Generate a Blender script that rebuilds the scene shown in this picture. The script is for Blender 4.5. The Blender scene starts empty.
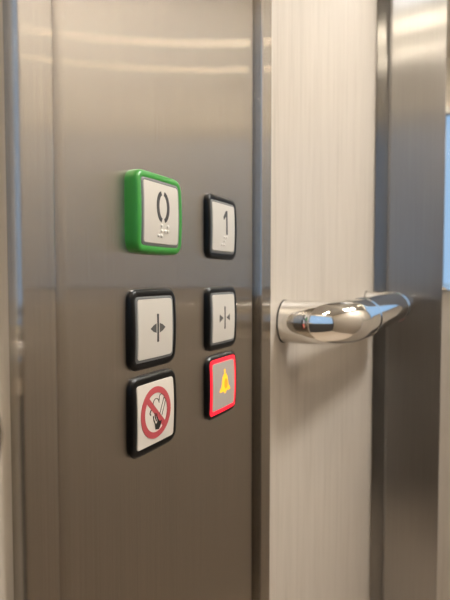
import bpy, bmesh, math, random
from mathutils import Vector, Matrix
random.seed(4)
PI = math.pi
S = bpy.context.scene
COL = S.collection
D = 0.2            # camera to side wall distance, metres
CZ = 1.10          # camera height
H = 2.10           # ceiling height
YB = 5.31 * D      # back wall plane
YF = -0.41         # front wall plane
XR = 1.10          # opposite wall plane
WX = -0.002        # laminate plane of the side wall

# ------------------------------------------------------------------ materials
def mat(name, col=(0.8, 0.8, 0.8), rough=0.5, metal=0.0, emit=None, es=0.0, coat=0.0, spec=0.5):
    m = bpy.data.materials.new(name); m.use_nodes = True
    b = m.node_tree.nodes['Principled BSDF']
    b.inputs['Base Color'].default_value = (*col, 1)
    b.inputs['Roughness'].default_value = rough
    b.inputs['Metallic'].default_value = metal
    b.inputs['Coat Weight'].default_value = coat
    b.inputs['Specular IOR Level'].default_value = spec
    if emit:
        b.inputs['Emission Color'].default_value = (*emit, 1)
        b.inputs['Emission Strength'].default_value = es
    return m

def brushed(name, col, rough, aniso, tangent=(0.6, 0.8, 0.0), var=0.06, grain=(900, 900, 6)):
    """vertically brushed steel: fine vertical grain, reflections smeared sideways"""
    m = mat(name, col, rough, 1.0)
    nt = m.node_tree; N = nt.nodes; L = nt.links
    N.remove(N['Principled BSDF'])
    b = N.new('ShaderNodeBsdfAnisotropic'); b.distribution = 'GGX'
    b.inputs['Roughness'].default_value = rough
    b.inputs['Anisotropy'].default_value = -aniso     # wide across the grain, tight along it
    L.new(b.outputs[0], N['Material Output'].inputs['Surface'])
    t = N.new('ShaderNodeCombineXYZ')
    for k in range(3): t.inputs[k].default_value = tangent[k]
    L.new(t.outputs[0], b.inputs['Tangent'])
    tc = N.new('ShaderNodeTexCoord'); mp = N.new('ShaderNodeMapping')
    mp.inputs['Scale'].default_value = grain
    L.new(tc.outputs['Object'], mp.inputs['Vector'])
    no = N.new('ShaderNodeTexNoise'); no.inputs['Scale'].default_value = 1.0; no.inputs['Detail'].default_value = 3
    L.new(mp.outputs[0], no.inputs['Vector'])
    rp = N.new('ShaderNodeValToRGB')
    rp.color_ramp.elements[0].position = 0.3; rp.color_ramp.elements[1].position = 0.7
    rp.color_ramp.elements[0].color = (*[c * (1 - var) for c in col], 1)
    rp.color_ramp.elements[1].color = (*[min(1, c * (1 + var)) for c in col], 1)
    L.new(no.outputs['Fac'], rp.inputs['Fac']); L.new(rp.outputs[0], b.inputs['Color'])
    return m

def laminate(name, c0, c1, c2):
    """pale wood decor with fine upright grain"""
    m = mat(name, c1, 0.42); nt = m.node_tree; N = nt.nodes; L = nt.links
    b = N['Principled BSDF']; b.inputs['Specular IOR Level'].default_value = 0.35
    tc = N.new('ShaderNodeTexCoord')
    def layer(scale, detail):
        mp = N.new('ShaderNodeMapping'); mp.inputs['Scale'].default_value = scale
        L.new(tc.outputs['Object'], mp.inputs['Vector'])
        n = N.new('ShaderNodeTexNoise'); n.inputs['Scale'].default_value = 1
        n.inputs['Detail'].default_value = detail; n.inputs['Roughness'].default_value = 0.6
        L.new(mp.outputs[0], n.inputs['Vector']); return n.outputs['Fac']
    a = layer((70, 70, 4.0), 4); c = layer((330, 330, 12.0), 3)
    mx = N.new('ShaderNodeMath'); mx.operation = 'MULTIPLY_ADD'
    mx.inputs[1].default_value = 0.55
    L.new(a, mx.inputs[0])
    m2 = N.new('ShaderNodeMath'); m2.operation = 'MULTIPLY'; m2.inputs[1].default_value = 0.45
    L.new(c, m2.inputs[0]); L.new(m2.outputs[0], mx.inputs[2])
    rp = N.new('ShaderNodeValToRGB'); e = rp.color_ramp.elements
    e[0].position = 0.32; e[0].color = (*c0, 1); e[1].position = 0.66; e[1].color = (*c2, 1)
    k = e.new(0.48); k.color = (*c1, 1)
    L.new(mx.outputs[0], rp.inputs['Fac']); L.new(rp.outputs[0], b.inputs['Base Color'])
    bp = N.new('ShaderNodeBump'); bp.inputs['Strength'].default_value = 0.04; bp.inputs['Distance'].default_value = 0.001
    L.new(mx.outputs[0], bp.inputs['Height']); L.new(bp.outputs[0], b.inputs['Normal'])
    return m

M = {
 'steel': brushed('brushed_steel', (0.555, 0.52, 0.475), 0.175, 0.90),
 'column_steel': brushed('column_steel', (0.37, 0.365, 0.36), 0.33, 0.80),
 'plate_steel': mat('plate_steel', (0.68, 0.655, 0.61), 0.40, 0.3),
 'chrome': mat('chrome', (0.86, 0.85, 0.83), 0.035, 1.0),
 'chrome_ring': mat('chrome_ring', (0.9, 0.89, 0.87), 0.10, 1.0),
 'laminate': laminate('pale_laminate', (0.41, 0.365, 0.31), (0.49, 0.44, 0.38), (0.53, 0.48, 0.42)),
 'black': mat('black_plastic', (0.004, 0.004, 0.0045), 0.3, spec=0.2),
 'green': mat('green_plastic', (0.035, 0.28, 0.04), 0.3),
 'gasket': mat('grey_gasket', (0.15, 0.155, 0.16), 0.35),
 'red_glow': mat('red_glow', (0.15, 0.004, 0.006), 0.45, emit=(1.0, 0.008, 0.028), es=1.6),
 'yellow_glow': mat('yellow_glow', (0.8, 0.45, 0.02), 0.4, emit=(1.0, 0.50, 0.015), es=0.75),
 'orange_glow': mat('orange_glow', (0.8, 0.25, 0.02), 0.4, emit=(1.0, 0.26, 0.01), es=0.8),
 'ink': mat('dark_engraving', (0.045, 0.045, 0.048), 0.4),
 'alarm_face': mat('alarm_face', (0.42, 0.39, 0.36), 0.4),
 'ink_grey': mat('grey_engraving', (0.085, 0.085, 0.085), 0.4),
 'dot': mat('steel_dot', (0.85, 0.83, 0.80), 0.35, 0.15),
 'white_plastic': mat('white_plastic', (0.66, 0.62, 0.57), 0.3, coat=0.3),
 'sign_red': mat('sign_red', (0.46, 0.07, 0.085), 0.35),
 'sign_black': mat('sign_black', (0.012, 0.012, 0.012), 0.35),
 'mirror': mat('mirror_glass', (0.90, 0.92, 0.92), 0.01, 1.0),
 'floor': mat('brown_vinyl', (0.62, 0.51, 0.40), 0.5),
 'ceiling': mat('ceiling_sheet', (0.60, 0.55, 0.48), 0.5),
 'door_steel': mat('dark_door_paint', (0.05, 0.048, 0.047), 0.5),
 'right_laminate': laminate('brown_laminate', (0.33, 0.285, 0.235), (0.39, 0.34, 0.285), (0.43, 0.375, 0.315)),
 'lamp': mat('lamp_diffuser', (0.9, 0.9, 0.9), 0.5, emit=(1.0, 0.965, 0.915), es=128.0),  # diffuser of the added square fill light
 'spot': mat('spot_diffuser', (0.9, 0.9, 0.9), 0.5, emit=(1.0, 0.86, 0.66), es=270.0),
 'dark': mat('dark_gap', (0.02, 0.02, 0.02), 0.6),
}
g = bpy.data.materials.new('window_glass'); g.use_nodes = True
gb = g.node_tree.nodes['Principled BSDF']
gb.inputs['Base Color'].default_value = (0.92, 0.96, 1, 1); gb.inputs['Roughness'].default_value = 0.0
gb.inputs['Transmission Weight'].default_value = 1.0; gb.inputs['IOR'].default_value = 1.45
M['glass'] = g

# ------------------------------------------------------------------ helpers
def obj(name, bm, m, parent=None, smooth=True, bev=0.0):
    bmesh.ops.recalc_face_normals(bm, faces=bm.faces)
    me = bpy.data.meshes.new(name); bm.to_mesh(me); bm.free()
    o = bpy.data.objects.new(name, me); COL.objects.link(o)
    me.materials.append(m)
    if smooth:
        for p in me.polygons: p.use_smooth = True
        me.set_sharp_from_angle(angle=math.radians(38))
    if bev:
        b = o.modifiers.new('bevel', 'BEVEL'); b.width = bev; b.segments = 3; b.limit_method = 'ANGLE'
    if parent: o.parent = parent
    return o

def struct(name, bm, m, bev=0.0):
    o = obj(name, bm, m, None, False, bev); o['kind'] = 'structure'; return o

def thing(name, loc, label, cat, group=None):
    o = bpy.data.objects.new(name, None); COL.objects.link(o)
    o.empty_display_size = 0.02
    o.location = loc; o['label'] = label; o['category'] = cat
    if group: o['group'] = group
    return o

def tag(o, label, cat, group=None):
    o['label'] = label; o['category'] = cat
    if group: o['group'] = group
    return o

def box(bm, x0, x1, y0, y1, z0, z1):
    vs = [bm.verts.new((x, y, z)) for x in (x0, x1) for y in (y0, y1) for z in (z0, z1)]
    for f in ((0, 1, 3, 2), (4, 6, 7, 5), (0, 4, 5, 1), (2, 3, 7, 6), (0, 2, 6, 4), (1, 5, 7, 3)):
        bm.faces.new([vs[i] for i in f])
    return bm

def extrude_z(bm, pts, z0, z1):
    """closed plan outline (x, y) raised from z0 to z1"""
    a = [bm.verts.new((x, y, z0)) for x, y in pts]; b = [bm.verts.new((x, y, z1)) for x, y in pts]
    n = len(pts)
    for i in range(n): bm.faces.new((a[i], a[(i + 1) % n], b[(i + 1) % n], b[i]))
    bm.faces.new(a); bm.faces.new(b)
    return bm

def arc(cx, cy, rx, ry, a0, a1, n=8):
    return [(cx + rx * math.cos(math.radians(a0 + (a1 - a0) * i / n)),
             cy + ry * math.sin(math.radians(a0 + (a1 - a0) * i / n))) for i in range(n + 1)]

def strip_profile(y0, y1, back, front, rx, ry):
    """plan outline of an upright sheet cover with rolled long edges"""
    p = [(back, y0)]
    p += [(front - rx + rx * math.sin(a), y0 + ry - ry * math.cos(a)) for a in [PI / 2 * i / 8 for i in range(9)]]
    p += [(front - rx + rx * math.cos(a), y1 - ry + ry * math.sin(a)) for a in [PI / 2 * i / 8 for i in range(9)]]
    p += [(back, y1)]
    return p

def tube(bm, path, r, seg=32, caps=True):
    path = [Vector(p) for p in path]; rings = []
    up = Vector((0, 0, 1))
    for i, p in enumerate(path):
        t = (path[min(i + 1, len(path) - 1)] - path[max(i - 1, 0)]).normalized()
        s = t.cross(up).normalized()
        rings.append([bm.verts.new(p + s * r * math.cos(2 * PI * k / seg) + up * r * math.sin(2 * PI * k / seg)) for k in range(seg)])
    for a, b in zip(rings, rings[1:]):
        for k in range(seg): bm.faces.new((a[k], a[(k + 1) % seg], b[(k + 1) % seg], b[k]))
    if caps: bm.faces.new(rings[0]); bm.faces.new(rings[-1])
    return bm

# ------------------------------------------------------------------ the cabin
PY0, PY1 = 0.823 * D, 2.392 * D            # outer edges of the panel frame
bm = bmesh.new()
box(bm, WX - 0.03, WX, YF, PY0 + 0.0005, 0, H); box(bm, WX - 0.03, WX, PY1 - 0.0005, YB + 0.012, 0, H)
struct('wall_left', bm, M['laminate'])
struct('wall_right', box(bmesh.new(), XR, XR + 0.03, YF, YB, 0, H), M['right_laminate'])
struct('floor', box(bmesh.new(), -0.05, XR + 0.03, YF - 0.04, YB + 0.05, -0.03, 0), M['floor'])
struct('ceiling', box(bmesh.new(), -0.05, XR + 0.03, YF - 0.04, YB + 0.05, H, H + 0.03), M['ceiling'])
CX0, CX1 = 0.135 * D, 0.638 * D            # steel column in the back corner
MZ = 1.0766                                # lower edge of the mirror
struct('wall_back', box(bmesh.new(), CX1 - 0.02, XR, YB + 0.004, YB + 0.03, 0, H), M['laminate'])
TA = math.radians(9)                      # the column face is turned towards the cabin
cl, sl = math.cos(TA), math.sin(TA)
pts = [(WX, YB + 0.04), (WX, YB + 0.002), (CX0 - 0.003, YB + 0.008)]
fx, fy = CX0 - 0.002, YB - 0.020           # near left corner of the face
pts += [(fx, fy + 0.012), (fx + 0.0006, fy + 0.006), (fx + 0.002, fy + 0.0025), (fx + 0.0045, fy + 0.0008), (fx + 0.008, fy + 0.0008)]
wf_ = (CX1 - fx - 0.002) / cl
pts += [(fx + wf_ * cl, fy + wf_ * sl), (CX1, fy + wf_ * sl + 0.002)]
pts += [(CX1, YB + 0.0035), (CX1 - 0.021, YB + 0.0035), (CX1 - 0.021, YB + 0.04)]
o = obj('trim_1', extrude_z(bmesh.new(), pts, 0, H), M['column_steel']); o['kind'] = 'structure'
tag(obj('wall_mirror', box(bmesh.new(), CX1 + 0.0005, XR - 0.002, YB - 0.002, YB + 0.0035, MZ, H - 0.01), M['mirror'], smooth=False),
    'tall mirror on the back wall at the right edge, right of the steel column', 'mirror')

# front wall with a glazed door looking out to daylight
WZ0, WZ1 = 1.046, 1.85
bm = bmesh.new()
box(bm, -0.03, XR, YF - 0.03, YF, 0, WZ0 - 0.03)
box(bm, -0.03, 0.015, YF - 0.03, YF, WZ0 - 0.03, WZ1 + 0.03); box(bm, XR - 0.04, XR, YF - 0.03, YF, WZ0 - 0.03, WZ1 + 0.03)
struct('wall_front', bm, M['door_steel'])
struct('trim_2', box(bmesh.new(), -0.03, XR, YF - 0.03, YF, WZ1 + 0.03, H), M['ceiling'])
bm = bmesh.new()
box(bm, 0.015, XR - 0.04, YF - 0.03, YF + 0.006, WZ0 - 0.03, WZ0); box(bm, 0.015, XR - 0.04, YF - 0.03, YF + 0.004, WZ1, WZ1 + 0.03)
box(bm, 0.015, 0.03, YF - 0.03, YF + 0.004, WZ0, WZ1); box(bm, XR - 0.055, XR - 0.04, YF - 0.03, YF + 0.004, WZ0, WZ1)
wf = struct('window_1', bm, M['column_steel'])
obj('window_pane', box(bmesh.new(), 0.03, XR - 0.055, YF - 0.018, YF - 0.012, WZ0, WZ1), M['glass'], wf, False)

# ceiling lamps: an added unseen square fill light, and two round spots seen in the steel
def disc(r, z0, z1):
    return extrude_z(bmesh.new(), arc(0, 0, r, r, 0, 352.5, 47), z0, z1)
def ceiling_spot(x, y, label):
    t = thing('ceiling_spot', (x, y, H), label, 'lamp', 'ceiling spots')
    obj('trim_ring', disc(0.052, -0.008, 0), M['chrome_ring'], t)
    obj('lamp_diffuser', disc(0.04, -0.010, -0.0081), M['spot'], t)
t = thing('fill_light', (0.80, 0.87, H), 'added square fill light on the ceiling near the back wall mirror', 'lamp')
obj('fill_housing', box(bmesh.new(), -0.13, 0.13, -0.13, 0.13, -0.012, 0), M['ceiling'], t, False)
obj('lamp_diffuser', box(bmesh.new(), -0.11, 0.11, -0.11, 0.11, -0.016, -0.0121), M['lamp'], t, False)
ceiling_spot(0.52, 0.09, 'round ceiling spot reflected as the upper bright streak in the steel')
ceiling_spot(0.52, -0.19, 'round ceiling spot reflected as the lower bright streak in the steel')

# ------------------------------------------------------------------ control panel
pan = thing('control_panel', (0, 1.62 * D, 0), 'tall brushed steel elevator control panel carrying the six square buttons', 'control panel')
PZ0, PZ1 = 0.0, H
def in_panel(pts): return [(x, y - 1.62 * D) for x, y in pts]
obj('face_plate', extrude_z(bmesh.new(), in_panel(strip_profile(0.955 * D, 2.256 * D, -0.03, 0.0, 0.006, 0.011)), PZ0, PZ1), M['steel'], pan)
obj('edge_cover', extrude_z(bmesh.new(), in_panel(strip_profile(PY0, 0.945 * D, -0.03, 0.006, 0.004, 0.003)), PZ0, PZ1), M['steel'], pan)
obj('edge_cover', extrude_z(bmesh.new(), in_panel(strip_profile(2.272 * D, PY1, -0.03, 0.006, 0.003, 0.002)), PZ0, PZ1), M['steel'], pan)
bm = bmesh.new()
box(bm, -0.029, -0.012, 0.945 * D - 1.62 * D, 0.955 * D - 1.62 * D, PZ0, PZ1)
box(bm, -0.029, -0.012, 2.256 * D - 1.62 * D, 2.272 * D - 1.62 * D, PZ0, PZ1)
obj('joint_seal', bm, M['dark'], pan, False)

# ------------------------------------------------------------------ buttons
OW, PW = 0.262 * D, 0.196 * D
BULGE = 0.0012
def sag(v, k=1.0): return BULGE * k * (1 - (v / (OW / 2)) ** 2)

def rrect(w, h, r, bow=0.0, n=7, m=8):
    """rounded-square outline (u, v) whose sides bow out a little"""
    out = []
    a, b = w / 2 - r, h / 2 - r
    for q, (sx, sy) in enumerate(((1, 1), (-1, 1), (-1, -1), (1, -1))):
        for i in range(n):
            t = math.radians(90 * q + 90 * i / (n - 1))
            out.append((sx * a + r * math.cos(t), sy * b + r * math.sin(t)))
        nsx, nsy = ((-1, 1), (-1, -1), (1, -1), (1, 1))[q]
        t = math.radians(90 * q + 90)
        p0 = out[-1]; p1 = (nsx * a + r * math.cos(t), nsy * b + r * math.sin(t))
        for i in range(1, m): out.append((p0[0] + (p1[0] - p0[0]) * i / m, p0[1] + (p1[1] - p0[1]) * i / m))
    res = []
    for u, v in out:
        res.append((u * (1 + bow * (1 - (2 * v / h) ** 2)), v * (1 + bow * (1 - (2 * u / w) ** 2))))
    return res

def loft(rings, cap0=True, cap1=True, dome=0):
    """rings: list of lists of (u, v, n) -> mesh with x = n, y = u, z = v"""
    bm = bmesh.new()
    R = [[bm.verts.new((n, u, v)) for u, v, n in r] for r in rings]
    k = len(R[0])
    for a, b in zip(R, R[1:]):
        for i in range(k): bm.faces.new((a[i], a[(i + 1) % k], b[(i + 1) % k], b[i]))
    if cap0: bm.faces.new(R[0])
    if cap1: bm.faces.new(R[-1])
    return bm

def ring(w, r, depth, k, bow=0.012):
    return [(u, v, depth + sag(v, k)) for u, v in rrect(w, w, max(r, 0.0004), bow)]

def housing_bm(t, rim_in):
    RC = 0.0075
    spec = [(0, 0.0, 0), (0, t * 0.55, 0.3), (0.0003, t - 0.0014, 0.8), (0.0009, t - 0.0005, 1), (0.0018, t - 0.0001, 1), (0.0028, t, 1),
            (rim_in - 0.0005, t, 1), (rim_in, t - 0.0003, 1), (rim_in, t - 0.0016, 1)]
    return loft([ring(OW - 2 * i, RC - i, d, k) for i, d, k in spec])

def gasket_bm(t, outer, inner, proud=0.0):
    wo, wi = OW - 2 * outer - 0.0001, inner
    spec = [(wo, t - 0.0015, 1), (wo, t - 0.0002 + proud, 1), (wo - 0.0006, t + proud, 1), (wi + 0.0004, t + proud, 1), (wi + 0.0001, t - 0.0006, 1), (wi + 0.0001, t - 0.0015, 1)]
    return loft([ring(w, 0.0028, d, k) for w, d, k in spec])

def plate_bm(t, w):
    sp = [(w, t - 0.0014, 1), (w, t + 0.0001, 1), (w - 0.0005, t + 0.0004, 1)]
    rings = [ring(a, 0.0020, d, k, 0.008) for a, d, k in sp]
    base = rings[-1]
    for s in (0.8, 0.6, 0.4, 0.2, 0.05):
        rings.append([(u * s, v * s, t + 0.0004 + sag(v * s)) for u, v, n in base])
    return loft(rings)

def flat(bm, poly, base, th=0.0002):
    """thin raised mark following the bulged plate; poly = (u, v) outline in metres"""
    a = [bm.verts.new((base + sag(v) - 0.0001, u, v)) for u, v in poly]
    b = [bm.verts.new((base + sag(v) + th, u, v)) for u, v in poly]
    n = len(poly)
    for i in range(n): bm.faces.new((a[i], a[(i + 1) % n], b[(i + 1) % n], b[i]))
    bm.faces.new(a); bm.faces.new(b)
    return bm

def stroke(bm, path, w, base, th=0.0002):
    """constant-width mark along an open path"""
    L_, R_ = [], []
    for i, p in enumerate(path):
        q0 = path[max(i - 1, 0)]; q1 = path[min(i + 1, len(path) - 1)]
        dx, dy = q1[0] - q0[0], q1[1] - q0[1]; l = math.hypot(dx, dy)
        nx, ny = -dy / l * w / 2, dx / l * w / 2
        L_.append((p[0] + nx, p[1] + ny)); R_.append((p[0] - nx, p[1] - ny))
    # quad strip
    top = lambda q: bm.verts.new((base + sag(q[1]) + th, *q)); bot = lambda q: bm.verts.new((base + sag(q[1]) - 0.0001, *q))
    A = [top(q) for q in L_]; B = [top(q) for q in R_]; C = [bot(q) for q in L_]; E_ = [bot(q) for q in R_]
    for i in range(len(path) - 1):
        bm.faces.new((A[i], A[i + 1], B[i + 1], B[i])); bm.faces.new((C[i], E_[i], E_[i + 1], C[i + 1]))
        bm.faces.new((A[i], C[i], C[i + 1], A[i + 1])); bm.faces.new((B[i], B[i + 1], E_[i + 1], E_[i]))
    for i in (0, len(path) - 1): bm.faces.new((A[i], B[i], E_[i], C[i]))
    return bm

def mm(pts): return [(a / 1000, b / 1000) for a, b in pts]
def ell(cx, cy, rx, ry, a0, a1, n=24):
    return mm(arc(cx, cy, rx, ry, a0, a1, n))

def dots(t, uv, parent):
    for u, v in mm(uv):
        bm = bmesh.new(); bmesh.ops.create_uvsphere(bm, u_segments=14, v_segments=8, radius=0.0012)
        o = obj('braille_dot', bm, M['dot'], parent)
        o.location = (t + 0.0004 + sag(v), u, v)

def button(s, z, t, label, body='black', inlay='gasket', plate='plate_steel', rim=0.0048):
    b = thing('push_button', (0, s * D, CZ + z * D), label, 'button', 'elevator push buttons')
    obj('housing', housing_bm(t, rim), M[body], b)
    if plate:
        inner = PW
        obj('light_ring' if inlay == 'red_glow' else 'gasket', gasket_bm(t, rim, inner, 0.0), M[inlay], b)
        obj('face', plate_bm(t, inner), M[plate], b)
    return b

SL, SR = 1.383, 1.878
R1, R2, R3 = 0.212, -0.168, -0.454
TB, TG = 0.0034, 0.0086
BD = 0.0004     # marks sit on the face

# ground floor button
b = button(SL, R1, TG, 'green rimmed steel button with the number 0, top left of the panel', 'green')
bm = bmesh.new()
stroke(bm, ell(0.4, 4.6, 5.2, 9.0, 100, 260), 0.0028, TG + BD)
stroke(bm, ell(1.8, 4.6, 5.2, 9.0, 80, -80), 0.0028, TG + BD)
obj('numeral', bm, M['ink'], b, False)
ROWS = (-7.9, -11.2, -14.5)
dots(TG, [(-0.6, ROWS[0]), (-0.6, ROWS[1]), (-0.6, ROWS[2]), (-4.0, ROWS[2]), (6.4, ROWS[0]), (3.2, ROWS[1]), (6.4, ROWS[1])], b)

# first floor button
b = button(SR, R1, TB, 'black rimmed steel button with the number 1, right of the green one')
bm = bmesh.new()
flat(bm, mm([(3.6, 14.6), (6.2, 14.6), (6.2, -5.5), (3.4, -5.5), (3.4, 10.0), (-0.6, 6.4), (-1.4, 8.9)]), TB + BD)
obj('numeral', bm, M['ink'], b, False)
dots(TB, [(0, ROWS[0]), (0, ROWS[1]), (0, ROWS[2]), (-3.6, ROWS[2]), (4.6, ROWS[0])], b)

# door open / close
def arrows(b, u0, tris):
    bm = bmesh.new()
    flat(bm, mm([(u0 - 1.0, 9.6), (u0 + 1.0, 9.6), (u0 + 1.0, -9.4), (u0 - 1.0, -9.4)]), TB + BD)
    obj('door_line', bm, M['ink'], b, False)
    for t in tris: obj('arrow', flat(bmesh.new(), mm(t), TB + BD), M['ink_grey'], b, False)
b = button(SL, R2, TB, 'black rimmed steel button with outward arrows, under the green button')
arrows(b, 1.9, [[(-6.8, 0), (-3.2, 2.2), (-0.1, 3.2), (-0.1, -3.2), (-3.2, -2.2)], [(10.4, 0), (7.0, 2.2), (3.9, 3.2), (3.9, -3.2), (7.0, -2.2)]])
b = button(SR, R2, TB, 'black rimmed steel button with inward arrows, between the 1 and the red bell')
arrows(b, 1.4, [[(-8.2, 3.2), (-8.2, -3.2), (-1.6, 0)], [(10.2, 3.0), (10.2, -3.0), (4.2, 0)]])

# no smoking tile
b = thing('no_smoking_sign', (0, SL * D, CZ + R3 * D), 'black framed white no smoking tile, bottom left of the six', 'sign', 'elevator push buttons')
obj('housing', housing_bm(TB, 0.0052), M['black'], b)
PS = OW - 2 * 0.0052 - 0.0001
obj('face', plate_bm(TB, PS), M['white_plastic'], b)
bm = bmesh.new()
ringpath = ell(-0.9, 0.2, 15.0, 15.4, 0, 360, 64)
stroke(bm, ringpath, 0.0042, TB + BD, 0.0003)
stroke(bm, mm([(-11.4, 11.0), (9.6, -10.8)]), 0.0040, TB + BD, 0.0003)
obj('prohibition_ring', bm, M['sign_red'], b, False)
bm = bmesh.new()
stroke(bm, mm([(3.0, -2.0), (8.2, 8.4)]), 0.0005, TB + BD); stroke(bm, mm([(5.6, -3.2), (10.6, 7.0)]), 0.0005, TB + BD)
stroke(bm, mm([(8.2, 8.4), (10.6, 7.0)]), 0.0005, TB + BD)
stroke(bm, ell(-1.0, 5.4, 3.6, 4.2, 170, 10, 16), 0.0005, TB + BD)
stroke(bm, ell(5.2, 8.6, 2.4, 3.0, 200, 60, 10), 0.0005, TB + BD)
obj('cigarette', bm, M['sign_black'], b, False)
bm = bmesh.new()   # the hand pinching it: fist with finger strokes
flat(bm, mm([(-1.6, -11.4), (2.4, -12.2), (4.6, -9.2), (5.4, -6.2), (3.2, -6.8), (1.4, -5.0), (-0.6, -7.4), (-2.4, -8.6)]), TB + BD)
for p in ([(-2.6, 0.2), (-2.2, -2.6), (-0.6, -6.0)], [(-0.6, -0.6), (-0.2, -3.0), (1.2, -5.8)], [(-6.8, 3.0), (-8.2, 1.0), (-7.2, -0.4)], [(-4.4, -1.6), (-3.6, -4.8), (-1.6, -8.4)]):
    stroke(bm, mm(p), 0.0009, TB + BD)
obj('hand_pictogram', bm, M['sign_black'], b, False)

# alarm
b = button(SR, R3, TB, 'button with a lit red ring and yellow bell, bottom right of the six', inlay='red_glow', plate='alarm_face', rim=0.0032)
bm = bmesh.new()
pro = [(0.9, 12.6), (1.2, 8.6), (3.4, 6.6), (4.6, 3.0), (5.4, -1.6), (8.4, -4.8), (8.4, -6.4)]
poly = [(1.2 + 1.12 * u, v + 0.8) for u, v in pro] + [(1.2 + 2.0, -5.6), (1.2 + 1.6, -7.4), (1.2 - 1.6, -7.4), (1.2 - 2.0, -5.6)] + [(1.2 - 1.12 * u, v + 0.8) for u, v in reversed(pro)]
flat(bm, mm(poly), TB + BD)
bell = obj('bell_symbol', bm, M['yellow_glow'], b, False)
obj('warm_core', flat(bmesh.new(), [(u / 1000, v / 1000) for u, v in arc(2.6, 0.6, 2.6, 4.4, 0, 337.5, 15)], TB + BD + 0.0002), M['orange_glow'], bell, False)

# ------------------------------------------------------------------ handrails
RZ = CZ - 0.246 * D
RR = 0.0242; OFF = 0.33 * D; BR = 0.040
def handrail(y0, y1, label):
    t = thing('handrail', (WX, (y0 + y1) / 2, RZ), label, 'handrail', 'handrails on the side wall')
    h = (y1 - y0) / 2; X = OFF - WX
    obj('rail', tube(bmesh.new(), [(X, -h + BR + 0.057, 0), (X, 0, 0), (X, h - BR - 0.057, 0)], RR), M['chrome'], t)
    for s in (-1, 1):
        p = [(0.0008, s * h, 0), (X - BR, s * h, 0)]
        p += [(X - BR + BR * math.sin(a), s * (h - BR + BR * math.cos(a)), 0) for a in [PI / 2 * i / 14 for i in range(1, 15)]]
        p += [(X, s * (h - BR - 0.0565), 0)]
        e = obj('elbow', tube(bmesh.new(), p, RR, 40), M['chrome'], t)
        obj('joint_ring', tube(bmesh.new(), [(X, s * (h - BR - 0.052), 0), (X, s * (h - BR - 0.0525), 0), (X, s * (h - BR - 0.0605), 0), (X, s * (h - BR - 0.061), 0)], RR + 0.0010, 40), M['chrome_ring'], e)
        obj('wall_gap_shade', tube(bmesh.new(), [(0.0002, s * h, 0), (0.0007, s * h, 0), (0.0013, s * h, 0), (0.0018, s * h, 0)], RR + 0.0004, 40), M['dark'], e)  # dark ring stands in for the shadow gap between post and wall
handrail(2.685 * D, 4.93 * D, 'chrome tube handrail on pale laminate right of the control panel')
handrail(YF + 0.05, 0.48 * D, 'chrome handrail end just showing at the left picture edge')

# ------------------------------------------------------------------ light, camera, view
w = bpy.data.worlds.new('daylight'); S.world = w; w.use_nodes = True
bg = w.node_tree.nodes['Background']; bg.inputs['Color'].default_value = (0.46, 0.68, 0.96, 1); bg.inputs['Strength'].default_value = 0.95

cam = bpy.data.cameras.new('camera'); co = bpy.data.objects.new('camera', cam); COL.objects.link(co)
co.location = (D, 0, CZ); co.rotation_euler = (math.radians(90 - 2.5), 0, math.radians(27.36))
cam.sensor_fit = 'VERTICAL'; cam.sensor_height = 36; cam.lens = 30.0; cam.clip_start = 0.01
cam.dof.use_dof = True; cam.dof.focus_distance = 0.33; cam.dof.aperture_fstop = 11.0
S.camera = co
v = S.view_settings; v.view_transform = 'Standard'; v.look = 'None'; v.exposure = 0.0; v.gamma = 1.0; v.use_curve_mapping = False
S.cycles.max_bounces = 10; S.cycles.glossy_bounces = 8; S.cycles.sample_clamp_indirect = 8
S.cycles.use_denoising = True
